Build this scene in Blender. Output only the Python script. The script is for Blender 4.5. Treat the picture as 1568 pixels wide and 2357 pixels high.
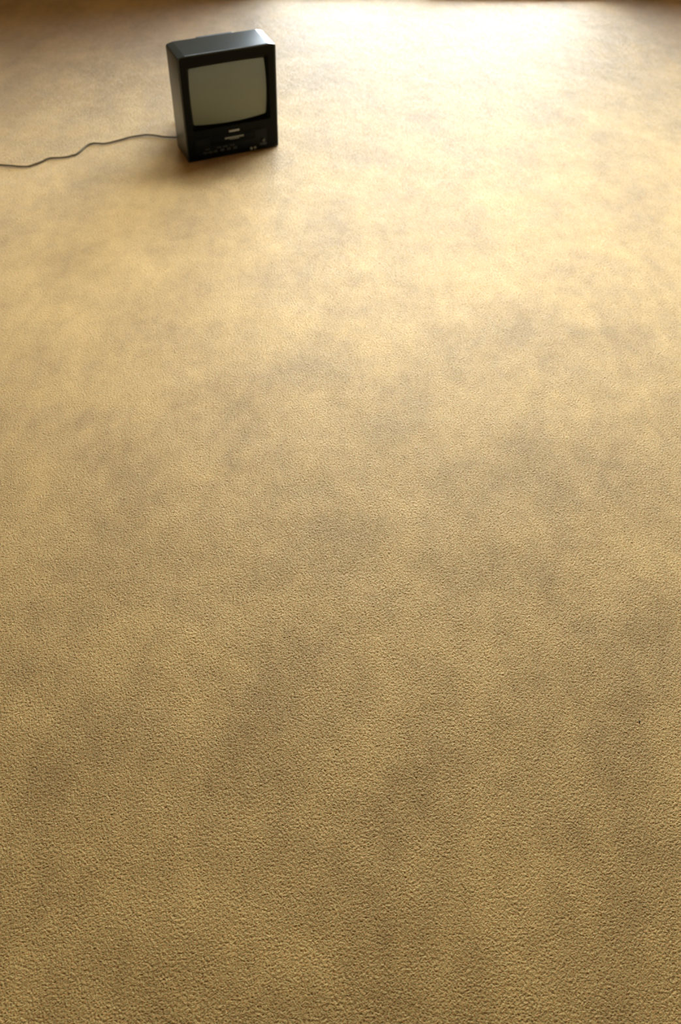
import bpy, bmesh, math, random
import numpy as np
from mathutils import Matrix, Vector

S = bpy.context.scene
C = S.collection
for o in list(bpy.data.objects):
    bpy.data.objects.remove(o)
R = math.radians

# ------------------------------------------------------------------ camera
FOCAL_PX, PITCH, ROLL, EYE = 2000.0, 49.5, 2.262, 1.65
cd = bpy.data.cameras.new('camera')
cam = bpy.data.objects.new('camera', cd)
C.objects.link(cam)
cd.sensor_fit = 'VERTICAL'
cd.sensor_height = 36.0
cd.lens = 36.0 * FOCAL_PX / 2357.0
cd.clip_start = 0.02
cd.dof.use_dof = True
cd.dof.focus_distance = 1.78
cd.dof.aperture_fstop = 3.4
cam.location = (0, 0, EYE)
_p, _r = R(PITCH), R(ROLL)
fw = Vector((0, math.cos(_p), -math.sin(_p)))
rt = Vector((1, 0, 0))
up = rt.cross(fw)
rt2 = math.cos(_r) * rt + math.sin(_r) * up
up2 = -math.sin(_r) * rt + math.cos(_r) * up
cam.rotation_euler = Matrix((rt2, up2, -fw)).transposed().to_euler()
S.camera = cam

# the room stands six degrees off the camera axis; its origin is the foot of the back wall
ROOM = Matrix.Translation((0.364, 4.885, 0)) @ Matrix.Rotation(R(5.97), 4, 'Z')
XL, XR, YF = -2.7, 2.7, -6.6                 # left wall, right wall, front wall
HL, HC, YS = 2.6, 4.8, -1.0                # low ceiling, high part by the added window, edge shaped to cut its light
DX0, DX1, DZ = -0.90, 0.93, 2.08            # sliding door opening
TX0, TX1, TZ0, TZ1 = -1.6, 2.3, 2.75, 4.6   # tall window added above it to even out the daylight

# ------------------------------------------------------------------ sky and exposure
w = bpy.data.worlds.new('overcast_sky')
S.world = w
w.use_nodes = True
nt = w.node_tree
bg = nt.nodes['Background']
bg.inputs['Color'].default_value = (0.90, 0.98, 1.11, 1)
bg.inputs['Strength'].default_value = 40.5

pl = bpy.data.lights.new('door_daylight_portal', 'AREA')
pl.shape = 'RECTANGLE'
pl.size, pl.size_y = DX1 - DX0, DZ
pl.cycles.is_portal = True
po = bpy.data.objects.new('door_daylight_portal', pl)
po.matrix_world = ROOM @ Matrix.Translation(((DX0 + DX1) / 2, 0.13, DZ / 2)) @ Matrix.Rotation(R(-90), 4, 'X')
C.objects.link(po)
pl2 = pl.copy()
pl2.size, pl2.size_y = TX1 - TX0, TZ1 - TZ0
po2 = bpy.data.objects.new('added_window_portal', pl2)  # samples the sky through the added upper window
po2.matrix_world = ROOM @ Matrix.Translation(((TX0 + TX1) / 2, 0.13, (TZ0 + TZ1) / 2)) @ Matrix.Rotation(R(-90), 4, 'X')
C.objects.link(po2)

S.view_settings.view_transform = 'Standard'
S.view_settings.look = 'None'
S.view_settings.gamma = 1.0
S.view_settings.use_curve_mapping = False
S.view_settings.exposure = 0.0
S.cycles.max_bounces = 8
S.cycles.diffuse_bounces = 4


# ------------------------------------------------------------------ materials
def mat(name, col, rough=0.5, spec=0.5, **kw):
    m = bpy.data.materials.new(name)
    m.use_nodes = True
    b = m.node_tree.nodes['Principled BSDF']
    b.inputs['Base Color'].default_value = (*col, 1)
    b.inputs['Roughness'].default_value = rough
    b.inputs['Specular IOR Level'].default_value = spec
    for k, v in kw.items():
        b.inputs[k.replace('_', ' ')].default_value = v
    return m


def grain(m, scale, dist, strength=0.3, vary=0.0):
    """fine relief and a little colour variation"""
    n = m.node_tree
    b = n.nodes['Principled BSDF']
    tc = n.nodes.new('ShaderNodeTexCoord')
    no = n.nodes.new('ShaderNodeTexNoise')
    no.inputs['Scale'].default_value = scale
    no.inputs['Detail'].default_value = 3
    n.links.new(tc.outputs['Object'], no.inputs['Vector'])
    bu = n.nodes.new('ShaderNodeBump')
    bu.inputs['Distance'].default_value = dist
    bu.inputs['Strength'].default_value = strength
    n.links.new(no.outputs['Fac'], bu.inputs['Height'])
    n.links.new(bu.outputs['Normal'], b.inputs['Normal'])
    if vary:
        c = b.inputs['Base Color'].default_value[:3]
        mr = n.nodes.new('ShaderNodeMix')
        mr.data_type = 'RGBA'
        mr.inputs['A'].default_value = (*[x * (1 - vary) for x in c], 1)
        mr.inputs['B'].default_value = (*[x * (1 + vary) for x in c], 1)
        n.links.new(no.outputs['Fac'], mr.inputs['Factor'])
        n.links.new(mr.outputs['Result'], b.inputs['Base Color'])
    return m


M_WALL = grain(mat('painted_wall', (0.25, 0.165, 0.078), 0.8), 90, 0.001, 0.2, 0.04)
M_CEIL = grain(mat('ceiling_paint', (0.16, 0.11, 0.06), 0.9), 60, 0.002, 0.3, 0.03)
M_TRIM = grain(mat('stained_trim', (0.085, 0.045, 0.026), 0.35), 30, 0.0005, 0.3, 0.25)
M_SLAB = grain(mat('concrete_slab', (0.3, 0.29, 0.27), 0.9), 20, 0.002, 0.4, 0.1)
M_PATIO = grain(mat('patio_concrete', (0.42, 0.40, 0.37), 0.9), 12, 0.004, 0.4, 0.12)
M_METAL = mat('brushed_metal', (0.5, 0.5, 0.48), 0.35, Metallic=1.0)
M_CASE = grain(mat('charcoal_plastic', (0.024, 0.027, 0.021), 0.3, 0.3), 900, 0.0003, 0.25)
M_BEZEL = grain(mat('black_plastic', (0.0018, 0.0022, 0.0014), 0.55, 0.1), 900, 0.0003, 0.2)
M_GLOSS = mat('glossy_black_plastic', (0.003, 0.0036, 0.0025), 0.5, 0.14)
M_REAR = grain(mat('rear_plastic', (0.02, 0.021, 0.018), 0.5), 700, 0.0004, 0.3)
M_BADGE = mat('silver_badge', (0.38, 0.38, 0.33), 0.45)
M_PRINT = mat('pale_print', (0.22, 0.22, 0.18), 0.6)
M_BUTTON = mat('grey_button', (0.014, 0.015, 0.012), 0.45)
M_JACK = mat('pale_socket', (0.30, 0.29, 0.22), 0.35)
M_CORD = mat('olive_cord', (0.10, 0.068, 0.022), 0.55, 0.25)
M_CRUMB = mat('dark_crumb', (0.012, 0.009, 0.006), 0.7)
M_PLATE = mat('ivory_plate', (0.6, 0.55, 0.42), 0.4)

# grey phosphor behind a glossy faceplate
M_SCREEN = mat('picture_tube_glass', (0.078, 0.101, 0.071), 0.5, 0.5)
_b = M_SCREEN.node_tree.nodes['Principled BSDF']
_b.inputs['Coat Weight'].default_value = 1.0
_b.inputs['Coat Roughness'].default_value = 0.08

# thin window pane: clear with a Fresnel reflection
M_GLASS = bpy.data.materials.new('window_glass')
M_GLASS.use_nodes = True
n = M_GLASS.node_tree
n.nodes.clear()
out = n.nodes.new('ShaderNodeOutputMaterial')
mx = n.nodes.new('ShaderNodeMixShader')
tr = n.nodes.new('ShaderNodeBsdfTransparent')
tr.inputs['Color'].default_value = (0.95, 0.97, 0.95, 1)
gl = n.nodes.new('ShaderNodeBsdfGlossy')
gl.inputs['Roughness'].default_value = 0.0
lw = n.nodes.new('ShaderNodeLayerWeight')          # Schlick reflectance of one pane face
lw.inputs['Blend'].default_value = 0.5
pw5 = n.nodes.new('ShaderNodeMath')
pw5.operation = 'POWER'
pw5.inputs[1].default_value = 5.0
n.links.new(lw.outputs['Facing'], pw5.inputs[0])
sch = n.nodes.new('ShaderNodeMath')
sch.operation = 'MULTIPLY_ADD'
sch.inputs[1].default_value = 0.9
sch.inputs[2].default_value = 0.04
n.links.new(pw5.outputs[0], sch.inputs[0])
n.links.new(sch.outputs[0], mx.inputs['Fac'])
n.links.new(tr.outputs[0], mx.inputs[1])
n.links.new(gl.outputs[0], mx.inputs[2])
n.links.new(mx.outputs[0], out.inputs['Surface'])

# carpet yarn: tan fibres; the lay of the pile and wear vary it in soft clouds
M_CARPET = mat('carpet_yarn', (0.5, 0.36, 0.17), 0.6, 0.4)
n = M_CARPET.node_tree
b = n.nodes['Principled BSDF']
b.inputs['Sheen Weight'].default_value = 0.9
b.inputs['Sheen Roughness'].default_value = 0.45
b.inputs['Sheen Tint'].default_value = (0.84, 0.94, 1.0, 1)
geo = n.nodes.new('ShaderNodeNewGeometry')


def noise(scale, detail, rough, dist=0.0, sx=1.0, sy=1.0, off=0.0):
    mp = n.nodes.new('ShaderNodeMapping')
    mp.inputs['Scale'].default_value = (sx, sy, 1)
    mp.inputs['Location'].default_value = (off, off * 0.7, 0)
    n.links.new(geo.outputs['Position'], mp.inputs['Vector'])
    t = n.nodes.new('ShaderNodeTexNoise')
    t.noise_dimensions = '2D'
    t.inputs['Scale'].default_value = scale
    t.inputs['Detail'].default_value = detail
    t.inputs['Roughness'].default_value = rough
    t.inputs['Distortion'].default_value = dist
    n.links.new(mp.outputs[0], t.inputs['Vector'])
    return t.outputs['Fac']


def math_(op, a, b_):
    m = n.nodes.new('ShaderNodeMath')
    m.operation = op
    for i, v in enumerate((a, b_)):
        if isinstance(v, (int, float)):
            m.inputs[i].default_value = v
        else:
            n.links.new(v, m.inputs[i])
    return m.outputs[0]


clouds = noise(4.5, 6.0, 0.64, 0.15, 1.0, 0.8, 3.1)        # trodden patches a hand wide
streaks = noise(19.0, 4.0, 0.65, 0.2, 1.0, 0.6, 9.7)       # brushed pile
lay = math_('ADD', math_('MULTIPLY', clouds, 0.68), math_('MULTIPLY', streaks, 0.32))
rmp = n.nodes.new('ShaderNodeValToRGB')
rmp.color_ramp.elements[0].position = 0.33
rmp.color_ramp.elements[0].color = (0.475, 0.288, 0.071, 1)
rmp.color_ramp.elements[1].position = 0.66
rmp.color_ramp.elements[1].color = (0.70, 0.447, 0.128, 1)
n.links.new(lay, rmp.inputs['Fac'])
yarn = noise(300.0, 1.0, 0.5, 0.0, 1, 1, 1.3)             # single yarns, some redder, some greener
yr = n.nodes.new('ShaderNodeValToRGB')
yr.color_ramp.elements[0].position = 0.25
yr.color_ramp.elements[0].color = (0.92, 0.66, 0.46, 1)
yr.color_ramp.elements[1].position = 0.75
yr.color_ramp.elements[1].color = (1.06, 1.20, 1.28, 1)
n.links.new(yarn, yr.inputs['Fac'])
mu = n.nodes.new('ShaderNodeMix')
mu.data_type = 'RGBA'
mu.blend_type = 'MULTIPLY'
mu.inputs['Factor'].default_value = 1.0
n.links.new(rmp.outputs['Color'], mu.inputs['A'])
n.links.new(yr.outputs['Color'], mu.inputs['B'])
n.links.new(mu.outputs['Result'], b.inputs['Base Color'])
# the pile leans this way and that, so the light catches it in soft drifts
lean = noise(7.0, 2.0, 0.5, 0.0, 1.0, 0.8, 21.0)
bu = n.nodes.new('ShaderNodeBump')
bu.inputs['Strength'].default_value = 0.5
bu.inputs['Distance'].default_value = 0.008
n.links.new(lean, bu.inputs['Height'])
n.links.new(bu.outputs['Normal'], b.inputs['Normal'])


# ------------------------------------------------------------------ mesh helpers
def link(name, bm, m, parent=None, smooth=True, M=None):
    me = bpy.data.meshes.new(name)
    if M is not None:
        bm.transform(M)
    bmesh.ops.recalc_face_normals(bm, faces=bm.faces)
    bm.to_mesh(me)
    bm.free()
    me.materials.append(m)
    if smooth:
        me.polygons.foreach_set('use_smooth', [True] * len(me.polygons))
        me.set_sharp_from_angle(angle=R(40))
    o = bpy.data.objects.new(name, me)
    C.objects.link(o)
    o.parent = parent
    return o


def add_box(bm, x0, x1, y0, y1, z0, z1, bev=0.0, seg=2):
    r = bmesh.ops.create_cube(bm, size=1)
    bmesh.ops.scale(bm, vec=(x1 - x0, y1 - y0, z1 - z0), verts=r['verts'])
    bmesh.ops.translate(bm, vec=((x0 + x1) / 2, (y0 + y1) / 2, (z0 + z1) / 2), verts=r['verts'])
    if bev:
        es = list({e for v in r['verts'] for e in v.link_edges})
        bmesh.ops.bevel(bm, geom=es, offset=bev, segments=seg, affect='EDGES', profile=0.5)


def box(name, m, x0, x1, y0, y1, z0, z1, parent=None, bev=0.0, M=None):
    bm = bmesh.new()
    add_box(bm, x0, x1, y0, y1, z0, z1, bev)
    return link(name, bm, m, parent, True, M)


def rrect(cx, cz, wd, ht, r, y, k=6):
    pts = []
    for sx, sz, a0 in ((1, 1, 0), (-1, 1, 90), (-1, -1, 180), (1, -1, 270)):
        for i in range(k + 1):
            a = R(a0 + 90 * i / k)
            pts.append((cx + sx * (wd / 2 - r) + r * math.cos(a), y, cz + sz * (ht / 2 - r) + r * math.sin(a)))
    return pts


def loft(bm, loops, cap0=False, cap1=False):
    rows = [[bm.verts.new(p) for p in lp] for lp in loops]
    for a, c in zip(rows, rows[1:]):
        for i in range(len(a)):
            j = (i + 1) % len(a)
            bm.faces.new((a[i], a[j], c[j], c[i]))
    if cap0:
        bm.faces.new(rows[0])
    if cap1:
        bm.faces.new(list(reversed(rows[-1])))


def tube(bm, pts, r, k=10, caps=True, flat=1.0):
    loops = []
    for i, p in enumerate(pts):
        t = (pts[min(i + 1, len(pts) - 1)] - pts[max(i - 1, 0)]).normalized()
        side = t.cross(Vector((0, 0, 1)))
        side = side.normalized() if side.length > 1e-4 else Vector((1, 0, 0))
        u = side.cross(t).normalized()
        loops.append([p + side * (r * math.cos(2 * math.pi * q / k)) + u * (r * flat * math.sin(2 * math.pi * q / k)) for q in range(k)])
    loft(bm, loops, caps, caps)


def spline(pts, per=6):
    out_ = []
    for i in range(len(pts) - 1):
        p0, p1, p2, p3 = pts[max(i - 1, 0)], pts[i], pts[i + 1], pts[min(i + 2, len(pts) - 1)]
        for s in range(per):
            t = s / per
            out_.append(0.5 * ((2 * p1) + (p2 - p0) * t + (2 * p0 - 5 * p1 + 4 * p2 - p3) * t * t + (3 * p1 - p0 - 3 * p2 + p3) * t ** 3))
    out_.append(pts[-1])
    return out_


def structure(o, label=None):
    o['kind'] = 'structure'
    if label:
        o['label'] = label
    o.matrix_world = ROOM
    return o


# ------------------------------------------------------------------ room shell (room coordinates)
T = 0.14
structure(box('floor', M_SLAB, XL - T, XR + T, YF - T, T, -0.16, -0.02), 'concrete floor slab under the beige carpet')
bm = bmesh.new()
add_box(bm, XL - T, XR + T, YF - T, YS - 0.12, HL, HL + 0.1)
add_box(bm, XL - T, XR + T, YS - 0.12, YS, HL, HC)  # soffit added to keep high daylight off the near carpet
add_box(bm, XL - T, XR + T, YS - 0.12, T, HC, HC + 0.1)
structure(link('ceiling', bm, M_CEIL, None, False), 'ceiling with a step added to cut the high window light')
bm = bmesh.new()
add_box(bm, XL - T, DX0, 0, T, -0.02, DZ)
add_box(bm, DX1, XR + T, 0, T, -0.02, DZ)
add_box(bm, XL - T, XR + T, 0, T, DZ, TZ0)
add_box(bm, XL - T, TX0, 0, T, TZ0, TZ1)
add_box(bm, TX1, XR + T, 0, T, TZ0, TZ1)
add_box(bm, XL - T, XR + T, 0, T, TZ1, HC)
structure(link('wall_back', bm, M_WALL, None, False), 'beige back wall with the sliding glass door')
structure(box('wall_left', M_WALL, XL - T, XL, YF, 0, -0.02, HC), 'beige wall on the side of the power outlet')
structure(box('wall_right', M_WALL, XR, XR + T, YF, 0, -0.02, HC), 'beige wall across from the power outlet')
structure(box('wall_front', M_WALL, XL - T, XR + T, YF - T, YF, -0.02, HC), 'beige wall facing the sliding glass door')
bm = bmesh.new()
add_box(bm, XL, DX0 - 0.06, -0.014, -0.0005, 0.001, 0.09, 0.003)
add_box(bm, DX1 + 0.06, XR, -0.014, -0.0005, 0.001, 0.09, 0.003)
structure(link('baseboard_back', bm, M_TRIM), 'dark brown baseboard beside the sliding door')
structure(box('baseboard_left', M_TRIM, XL + 0.0005, XL + 0.014, YF, -0.015, 0.001, 0.09, None, 0.003), 'dark brown baseboard below the power outlet')
structure(box('baseboard_right', M_TRIM, XR - 0.014, XR - 0.0005, YF, -0.015, 0.001, 0.09, None, 0.003), 'dark brown baseboard across from the outlet')
structure(box('added_roof', M_TRIM, -5, 5, T + 0.005, 3.0, 2.17, 2.25), 'dark roof added outside the door to block sky light')  # unseen overhang, added to hold back daylight close to the door
structure(box('ground', M_PATIO, -9, 9, T, 12, -0.25, -0.06), 'pale concrete patio outside the glass door')

# sliding glass door: casing, sill track, two leaves of stiles, rails and a pane
door = bpy.data.objects.new('door_1', None)
C.objects.link(door)
structure(door, 'brown framed sliding glass door letting in daylight')
bm = bmesh.new()
for x0, x1, z0, z1 in ((DX0 - 0.06, DX0 + 0.012, 0.0, DZ + 0.06), (DX1 - 0.012, DX1 + 0.06, 0.0, DZ + 0.06), (DX0 + 0.012, DX1 - 0.012, DZ - 0.012, DZ + 0.06)):
    add_box(bm, x0, x1, -0.016, -0.0005, z0, z1, 0.003)
link('casing', bm, M_TRIM, door)
bm = bmesh.new()
add_box(bm, DX0, DX1, 0.001, T, -0.018, 0.006, 0.002)
add_box(bm, DX0, DX1, 0.045, 0.05, 0.006, 0.018)
add_box(bm, DX0, DX1, 0.09, 0.095, 0.006, 0.018)
link('sill', bm, M_TRIM, door)
mid = 0.0
for x0, x1, yy in ((DX0 + 0.015, mid + 0.035, 0.075), (mid - 0.035, DX1 - 0.015, 0.03)):
    leaf = bmesh.new()
    for a, c, z0, z1 in ((x0, x0 + 0.07, 0.019, DZ - 0.015), (x1 - 0.07, x1, 0.019, DZ - 0.015), (x0 + 0.07, x1 - 0.07, 0.019, 0.065), (x0 + 0.07, x1 - 0.07, DZ - 0.09, DZ - 0.015)):
        add_box(leaf, a, c, yy, yy + 0.035, z0, z1, 0.003)
    lo = link('sliding_panel', leaf, M_TRIM, door)
    box('glass_pane', M_GLASS, x0 + 0.07, x1 - 0.07, yy + 0.015, yy + 0.02, 0.065, DZ - 0.09, lo)
box('handle', M_METAL, DX0 + 0.035, DX0 + 0.06, 0.05, 0.0745, 0.95, 1.15, door, 0.006)

# unseen tall window, added so daylight reaches deeper into the room
added_win = bpy.data.objects.new('added_window_1', None)
C.objects.link(added_win)
structure(added_win, 'tall window added above the sliding door for more even daylight')
bm = bmesh.new()
for x0, x1, z0, z1 in ((TX0, TX0 + 0.05, TZ0, TZ1), (TX1 - 0.05, TX1, TZ0, TZ1), (TX0 + 0.05, TX1 - 0.05, TZ0, TZ0 + 0.05), (TX0 + 0.05, TX1 - 0.05, TZ1 - 0.05, TZ1)):
    add_box(bm, x0, x1, 0.03, 0.09, z0, z1, 0.003)
link('added_window_frame', bm, M_TRIM, added_win)
PW = (TX1 - TX0 - 0.1) / 3
for i in range(3):
    x = TX0 + 0.05 + i * PW
    if i:
        box('mullion', M_TRIM, x - 0.02, x + 0.02, 0.03, 0.09, TZ0 + 0.05, TZ1 - 0.05, added_win, 0.003)
    box('glass_pane', M_GLASS, x + 0.021 * (i > 0), x + PW - 0.021 * (i < 2), 0.055, 0.061, TZ0 + 0.05, TZ1 - 0.05, added_win)

# ------------------------------------------------------------------ carpet
carpet = structure(box('carpet', M_CARPET, XL + 0.002, XR - 0.002, YF + 0.002, -0.002, -0.018, -0.0045))
carpet['kind'] = 'thing'
carpet['label'] = 'beige cut pile carpet covering the whole floor in mottled tan'
carpet['category'] = 'carpet'

TILE, N, CELLS = 0.6, 800, 190
rng = np.random.default_rng(7)
fx = np.fft.fftfreq(N, TILE / N)
FR = np.sqrt(fx[:, None] ** 2 + fx[None, :] ** 2)


def band(lam, width=0.45, seed=0, aniso=1.0):
    """periodic noise whose features are about lam metres apart"""
    g = np.random.default_rng(seed).standard_normal((N, N))
    fr = np.sqrt((fx[:, None] * aniso) ** 2 + fx[None, :] ** 2)
    filt = np.exp(-0.5 * ((np.log(np.maximum(fr, 1e-6) * lam)) / width) ** 2)
    r_ = np.fft.ifft2(np.fft.fft2(g) * filt).real
    return r_ / r_.std()


step = TILE / CELLS
gx, gy = np.meshgrid(np.arange(N) * TILE / N, np.arange(N) * TILE / N, indexing='ij')
ux = gx + 0.0009 * band(0.014, 0.4, 1) + 0.0006 * band(0.005, 0.4, 2)
uy = gy + 0.0009 * band(0.014, 0.4, 3) + 0.0006 * band(0.005, 0.4, 4)
jx = rng.random((CELLS, CELLS)) * 0.9 + 0.05
jy = rng.random((CELLS, CELLS)) * 0.9 + 0.05
hh = rng.random((CELLS, CELLS))
ci, cj = np.floor(ux / step).astype(int), np.floor(uy / step).astype(int)
best = np.full((N, N), 9.0)
best2 = np.full((N, N), 9.0)
tuft = np.zeros((N, N))
for di in range(-2, 3):
    for dj in range(-2, 3):
        a, c = ci + di, cj + dj
        am, cm = a % CELLS, c % CELLS
        d = np.hypot(ux / step - (a + jx[am, cm]), uy / step - (c + jy[am, cm]))
        nearer = d < best
        best2 = np.where(nearer, best, np.minimum(best2, d))
        tuft = np.where(nearer, hh[am, cm], tuft)
        best = np.where(nearer, d, best)
edge = best2 - best                                        # 0 on the line between two tufts
gap = 1 - np.clip(edge / 0.42, 0, 1)
gap = gap * gap * (3 - 2 * gap) * np.clip(0.55 + 0.45 * band(0.008, 0.5, 11), 0.05, 1.5)   # some gaps open, some closed
dome = np.clip(1 - best * best * 1.1, 0, 1)
H = 0.00035 * dome + 0.00030 * tuft + 0.00012 * band(0.011, 0.4, 13) + 0.00008 * band(0.0028, 0.3, 14) - 0.0014 * gap
H = np.clip(H - np.percentile(H, 99.0), -0.0042, 0.0003)

idx = np.arange(N + 1)
px, py = np.meshgrid(idx * TILE / N, idx * TILE / N, indexing='ij')
HZ = H[np.ix_(idx % N, idx % N)]
co = np.stack([px - TILE / 2, py - TILE / 2, HZ], -1).reshape(-1, 3).astype(np.float32)
q = (idx[:-1, None] * (N + 1) + idx[None, :-1])
quads = np.stack([q, q + N + 1, q + N + 2, q + 1], -1).reshape(-1, 4).astype(np.int32)
me = bpy.data.meshes.new('carpet_pile')
me.vertices.add(len(co))
me.vertices.foreach_set('co', co.ravel())
me.loops.add(quads.size)
me.loops.foreach_set('vertex_index', quads.ravel())
me.polygons.add(len(quads))
me.polygons.foreach_set('loop_start', np.arange(0, quads.size, 4, dtype=np.int32))
me.polygons.foreach_set('use_smooth', np.ones(len(quads), dtype=bool))
me.update(calc_edges=True)
me.materials.append(M_CARPET)
pile = bpy.data.objects.new('carpet_pile', me)
C.objects.link(pile)
pile.parent = carpet
pile['kind'] = 'stuff'
ng = bpy.data.node_groups.new('lay_carpet', 'GeometryNodeTree')
ng.interface.new_socket('Geometry', in_out='INPUT', socket_type='NodeSocketGeometry')
ng.interface.new_socket('Geometry', in_out='OUTPUT', socket_type='NodeSocketGeometry')
gi, go = ng.nodes.new('NodeGroupInput'), ng.nodes.new('NodeGroupOutput')
NX, NY = round((XR - XL) / TILE), round(-YF / TILE)
gr = ng.nodes.new('GeometryNodeMeshGrid')
gr.inputs['Size X'].default_value = (NX - 1) * TILE
gr.inputs['Size Y'].default_value = (NY - 1) * TILE
gr.inputs['Vertices X'].default_value = NX
gr.inputs['Vertices Y'].default_value = NY
tf = ng.nodes.new('GeometryNodeTransform')
tf.inputs['Translation'].default_value = ((XL + XR) / 2, YF / 2, 0)
ip = ng.nodes.new('GeometryNodeInstanceOnPoints')
ng.links.new(gr.outputs['Mesh'], tf.inputs['Geometry'])
ng.links.new(tf.outputs['Geometry'], ip.inputs['Points'])
ng.links.new(gi.outputs[0], ip.inputs['Instance'])
ng.links.new(ip.outputs['Instances'], go.inputs[0])
md = pile.modifiers.new('lay_carpet', 'NODES')
md.node_group = ng

# ------------------------------------------------------------------ television with built-in cassette recorder
tv = bpy.data.objects.new('television', None)
C.objects.link(tv)
TVM = Matrix.Translation((-0.4605, 3.186, 0.0)) @ Matrix.Rotation(R(25.92), 4, 'Z')
tv.matrix_world = TVM
tv['label'] = 'small black tube television with a cassette slot, standing on the beige carpet'
tv['category'] = 'television'
W_, H_, D_ = 0.364, 0.380, 0.141
ZC = H_ / 2



def shell(i, y):
    """outline of the case: shallow sloping shoulders along the top, small round feet corners"""
    hw, t, lo = W_ / 2 - i, H_ - i, i
    right = [(hw - 0.030, t), (hw - 0.0265, t - 0.0001), (hw - 0.0245, t - 0.0006), (hw - 0.0075, t - 0.0046), (hw - 0.0060, t - 0.0051), (hw - 0.0035, t - 0.0062), (hw - 0.0013, t - 0.0082), (hw, t - 0.0110),
             (hw, lo + 0.006), (hw - 0.0006, lo + 0.0034), (hw - 0.0018, lo + 0.0016), (hw - 0.0034, lo + 0.0005), (hw - 0.006, lo)]
    return [(x, y, z) for x, z in right] + [(-x, y, z) for x, z in reversed(right)]


bm = bmesh.new()
loft(bm, [shell(0.006, D_), shell(0.0015, D_ - 0.004), shell(0.0, D_ - 0.009), shell(0.0, 0.004), shell(0.0, 0.0012),
          shell(0.001, 0.0), shell(0.006, 0.0), shell(0.007, 0.004)], True, False)
link('cabinet', bm, M_CASE, tv)

# front frame with the deep screen surround
SZ = 0.2275
bm = bmesh.new()
loft(bm, [rrect(0, ZC, W_ - 0.011, H_ - 0.011, 0.0105, 0.004), rrect(0, ZC, W_ - 0.011, H_ - 0.011, 0.0105, 0.0),
          rrect(0, ZC, W_ - 0.013, H_ - 0.013, 0.0100, -0.0012),
          rrect(0, SZ, 0.306, 0.228, 0.008, -0.0012), rrect(0, SZ, 0.302, 0.224, 0.008, 0.0015),
          rrect(0, SZ + 0.001, 0.288, 0.206, 0.014, 0.016), rrect(0, SZ + 0.001, 0.288, 0.206, 0.014, 0.03)])
link('bezel', bm, M_BEZEL, tv)

# bulging picture tube
bm = bmesh.new()
GN_ = 24
grid = []
for i in range(GN_ + 1):
    row = []
    for j in range(GN_ + 1):
        u, v = i / GN_ * 2 - 1, j / GN_ * 2 - 1
        x = 0.141 * u * (1 + 0.035 * (1 - v * v)) / 1.0
        z = SZ + 0.0005 + 0.1 * v * (1 + 0.055 * (1 - u * u))
        row.append(bm.verts.new((x, 0.0175 - 0.013 * (1 - u * u * 0.62 - v * v * 0.38), z)))
    grid.append(row)
for i in range(GN_):
    for j in range(GN_):
        bm.faces.new((grid[i][j], grid[i + 1][j], grid[i + 1][j + 1], grid[i][j + 1]))
scr = link('screen', bm, M_SCREEN, tv)
scr['label'] = 'switched-off grey green curved screen'

# lower control panel: a shallow raised fascia, cassette door, badge, buttons, sockets
F = -0.0012
box('control_panel', M_GLOSS, -0.150, 0.134, F - 0.0025, F + 0.001, 0.0055, 0.083, tv, 0.0012)
F -= 0.0025
flap = box('cassette_door', M_BEZEL, -0.092, 0.088, F - 0.002, F + 0.001, 0.0505, 0.0785, tv, 0.001)
box('cassette_label', M_PRINT, -0.034, 0.041, F - 0.0023, F - 0.0019, 0.0672, 0.0738, flap)
box('cassette_label', M_PRINT, -0.016, 0.022, F - 0.0023, F - 0.0019, 0.0628, 0.0652, flap)
bd = box('badge', M_BADGE, -0.0145, 0.0265, -0.0034, -0.001, 0.0895, 0.0968, tv, 0.0008)
bd['label'] = 'small pale silver badge'
for x in (-0.114, -0.094, -0.074, -0.047, -0.021, 0.004):
    box('button', M_BUTTON, x - 0.0075, x + 0.0075, F - 0.003, F + 0.001, 0.0235, 0.0325, tv, 0.001)
for x in (-0.104, -0.060, -0.034, -0.008):
    box('button', M_BUTTON, x - 0.009, x + 0.009, F - 0.003, F + 0.001, 0.0375, 0.0435, tv, 0.001)
pw = bmesh.new()
bmesh.ops.create_cone(pw, cap_ends=True, segments=24, radius1=0.0065, radius2=0.006, depth=0.005, matrix=Matrix.Translation((0.120, F - 0.002, 0.038)) @ Matrix.Rotation(R(90), 4, 'X'))
link('power_button', pw, mat('grey_power_button', (0.05, 0.053, 0.04), 0.4), tv)
box('sensor_window', mat('smoked_window', (0.016, 0.018, 0.014), 0.4), 0.104, 0.131, F - 0.0012, F + 0.001, 0.018, 0.0275, tv, 0.0008)
for x, z in ((0.0683, 0.0135), (0.0838, 0.0140)):
    jb = bmesh.new()
    k = 20
    loft(jb, [[(x + r_ * math.cos(2 * math.pi * t / k), y_, z + r_ * math.sin(2 * math.pi * t / k)) for t in range(k)]
              for r_, y_ in ((0.0052, F + 0.001), (0.0052, F - 0.0035), (0.0045, F - 0.004), (0.0022, F - 0.004), (0.0020, F + 0.0005))], False, True)
    link('socket', jb, M_JACK, tv)['label'] = 'pale round input socket'

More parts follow.
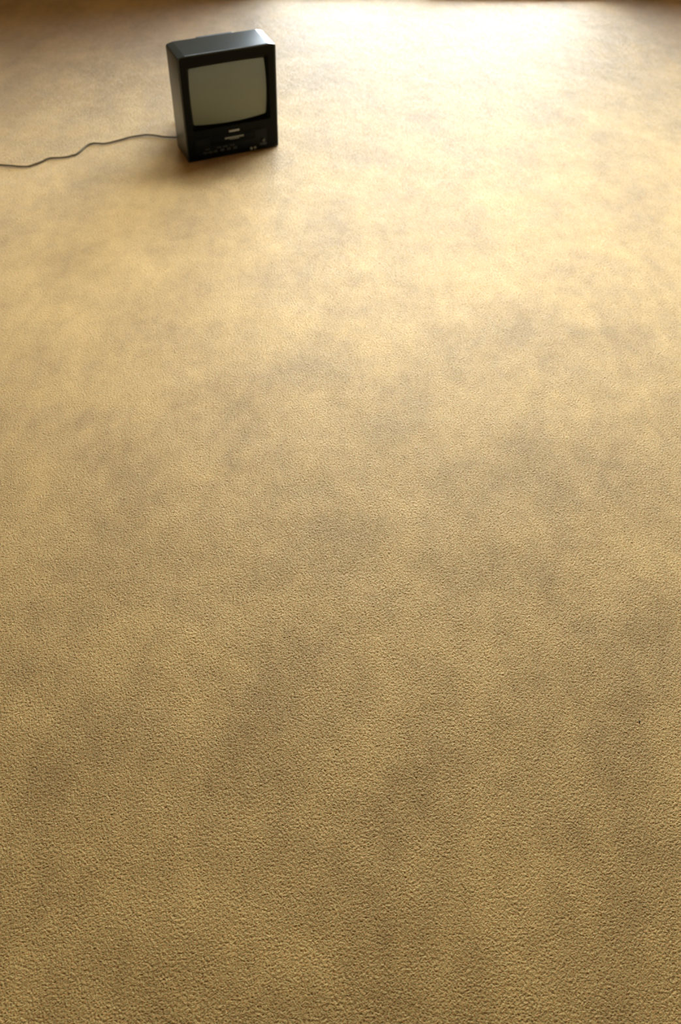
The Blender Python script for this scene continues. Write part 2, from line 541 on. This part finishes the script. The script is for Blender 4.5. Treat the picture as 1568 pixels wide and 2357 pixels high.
# tapering rear housing of the tube
bm = bmesh.new()
loft(bm, [rrect(0, 0.178, 0.330, 0.330, 0.02, D_ - 0.004), rrect(0, 0.178, 0.324, 0.334, 0.02, D_ + 0.02),
          rrect(0, 0.176, 0.318, 0.328, 0.025, D_ + 0.05), rrect(0, 0.165, 0.285, 0.300, 0.03, D_ + 0.10),
          rrect(0, 0.150, 0.225, 0.245, 0.03, D_ + 0.155), rrect(0, 0.125, 0.170, 0.170, 0.03, D_ + 0.195),
          rrect(0, 0.122, 0.155, 0.155, 0.03, D_ + 0.205)], True, True)
loft(bm, [rrect(0.01, 0.340, 0.150, 0.040, 0.012, D_ - 0.004), rrect(0.01, 0.3465, 0.150, 0.044, 0.012, D_ + 0.03),
          rrect(0.01, 0.335, 0.135, 0.030, 0.012, D_ + 0.06)], True, True)
rear = link('rear_housing', bm, M_REAR, tv)
vb = bmesh.new()
for i in range(9):
    x = -0.148 + i * 0.008
    add_box(vb, x - 0.002, x + 0.002, D_ + 0.022, D_ + 0.046, 0.3425, 0.3465, 0.0008)
link('vent_ribs', vb, M_REAR, rear)['kind'] = 'stuff'

# power cord trailing over the carpet to the wall outlet
cord_xy = [(-0.640, 3.318), (-0.688, 3.296), (-0.744, 3.294), (-0.781, 3.302), (-0.817, 3.304), (-0.844, 3.296), (-0.871, 3.282), (-0.901, 3.263),
           (-0.929, 3.242), (-0.949, 3.228), (-0.97, 3.221), (-0.991, 3.221), (-1.007, 3.222), (-1.017, 3.214), (-1.027, 3.201),
           (-1.034, 3.182), (-1.043, 3.152), (-1.054, 3.13), (-1.067, 3.119), (-1.078, 3.111), (-1.103, 3.101), (-1.122, 3.098),
           (-1.141, 3.096), (-1.152, 3.087), (-1.164, 3.071), (-1.179, 3.052), (-1.192, 3.04), (-1.205, 3.029), (-1.22, 3.025),
           (-1.243, 3.026), (-1.266, 3.027), (-1.312, 3.031), (-1.382, 3.049), (-1.471, 3.075), (-1.62, 3.09), (-1.80, 3.06), (-1.98, 3.05)]
OUTLET = ROOM @ Vector((XL + 0.012, -1.62, 0.30))
inv = TVM.inverted()
pts = [inv @ (TVM @ Vector((-0.05, D_ + 0.203, 0.085))), inv @ (TVM @ Vector((-0.052, D_ + 0.235, 0.075))), inv @ (TVM @ Vector((-0.075, D_ + 0.25, 0.03)))]
pts += [inv @ (TVM @ Vector((-0.125, D_ + 0.20, 0.006)))]
cr = random.Random(3)
for i, (x, y) in enumerate(cord_xy):
    lift = 0.0035 + 0.0012 * abs(math.sin(i * 1.3))
    pts.append(inv @ Vector((x, y, lift)))
wx = ROOM.to_3x3() @ Vector((1, 0, 0))
pts.append(inv @ (OUTLET + wx * 0.12 + Vector((0, 0, -0.292))))
pts.append(inv @ (OUTLET + wx * 0.085 + Vector((0, 0, -0.22))))
pts.append(inv @ (OUTLET + wx * 0.075 + Vector((0, 0, -0.06))))
pts.append(inv @ (OUTLET + wx * 0.035))
bm = bmesh.new()
tube(bm, spline(pts, 5), 0.0031, 10, True)
cord = link('power_cord', bm, M_CORD, tv)
cord['label'] = 'thin dark olive cord winding over the carpet'
pb = bmesh.new()
a, c = inv @ (OUTLET - wx * 0.005), inv @ (OUTLET + wx * 0.037)
tube(pb, [a, a.lerp(c, 0.3), a.lerp(c, 0.7), c], 0.011, 12)
link('plug', pb, M_CORD, cord)

# outlet plate on the wall beyond the picture's edge
box('outlet_plate', M_PLATE, XL + 0.0003, XL + 0.0065, -1.655, -1.585, 0.245, 0.36, bpy.data.objects['wall_left'], 0.002)

# a dark crumb lying on the pile
bm = bmesh.new()
bmesh.ops.create_icosphere(bm, subdivisions=2, radius=0.0016)
for v in bm.verts:
    v.co *= 0.75 + 0.5 * cr.random()
    v.co.z *= 0.7
crumb = link('crumb', bm, M_CRUMB)
crumb.location = (0.642, 0.865, 0.0009)
crumb['label'] = 'tiny dark crumb lying alone on the beige carpet'
crumb['category'] = 'crumb'
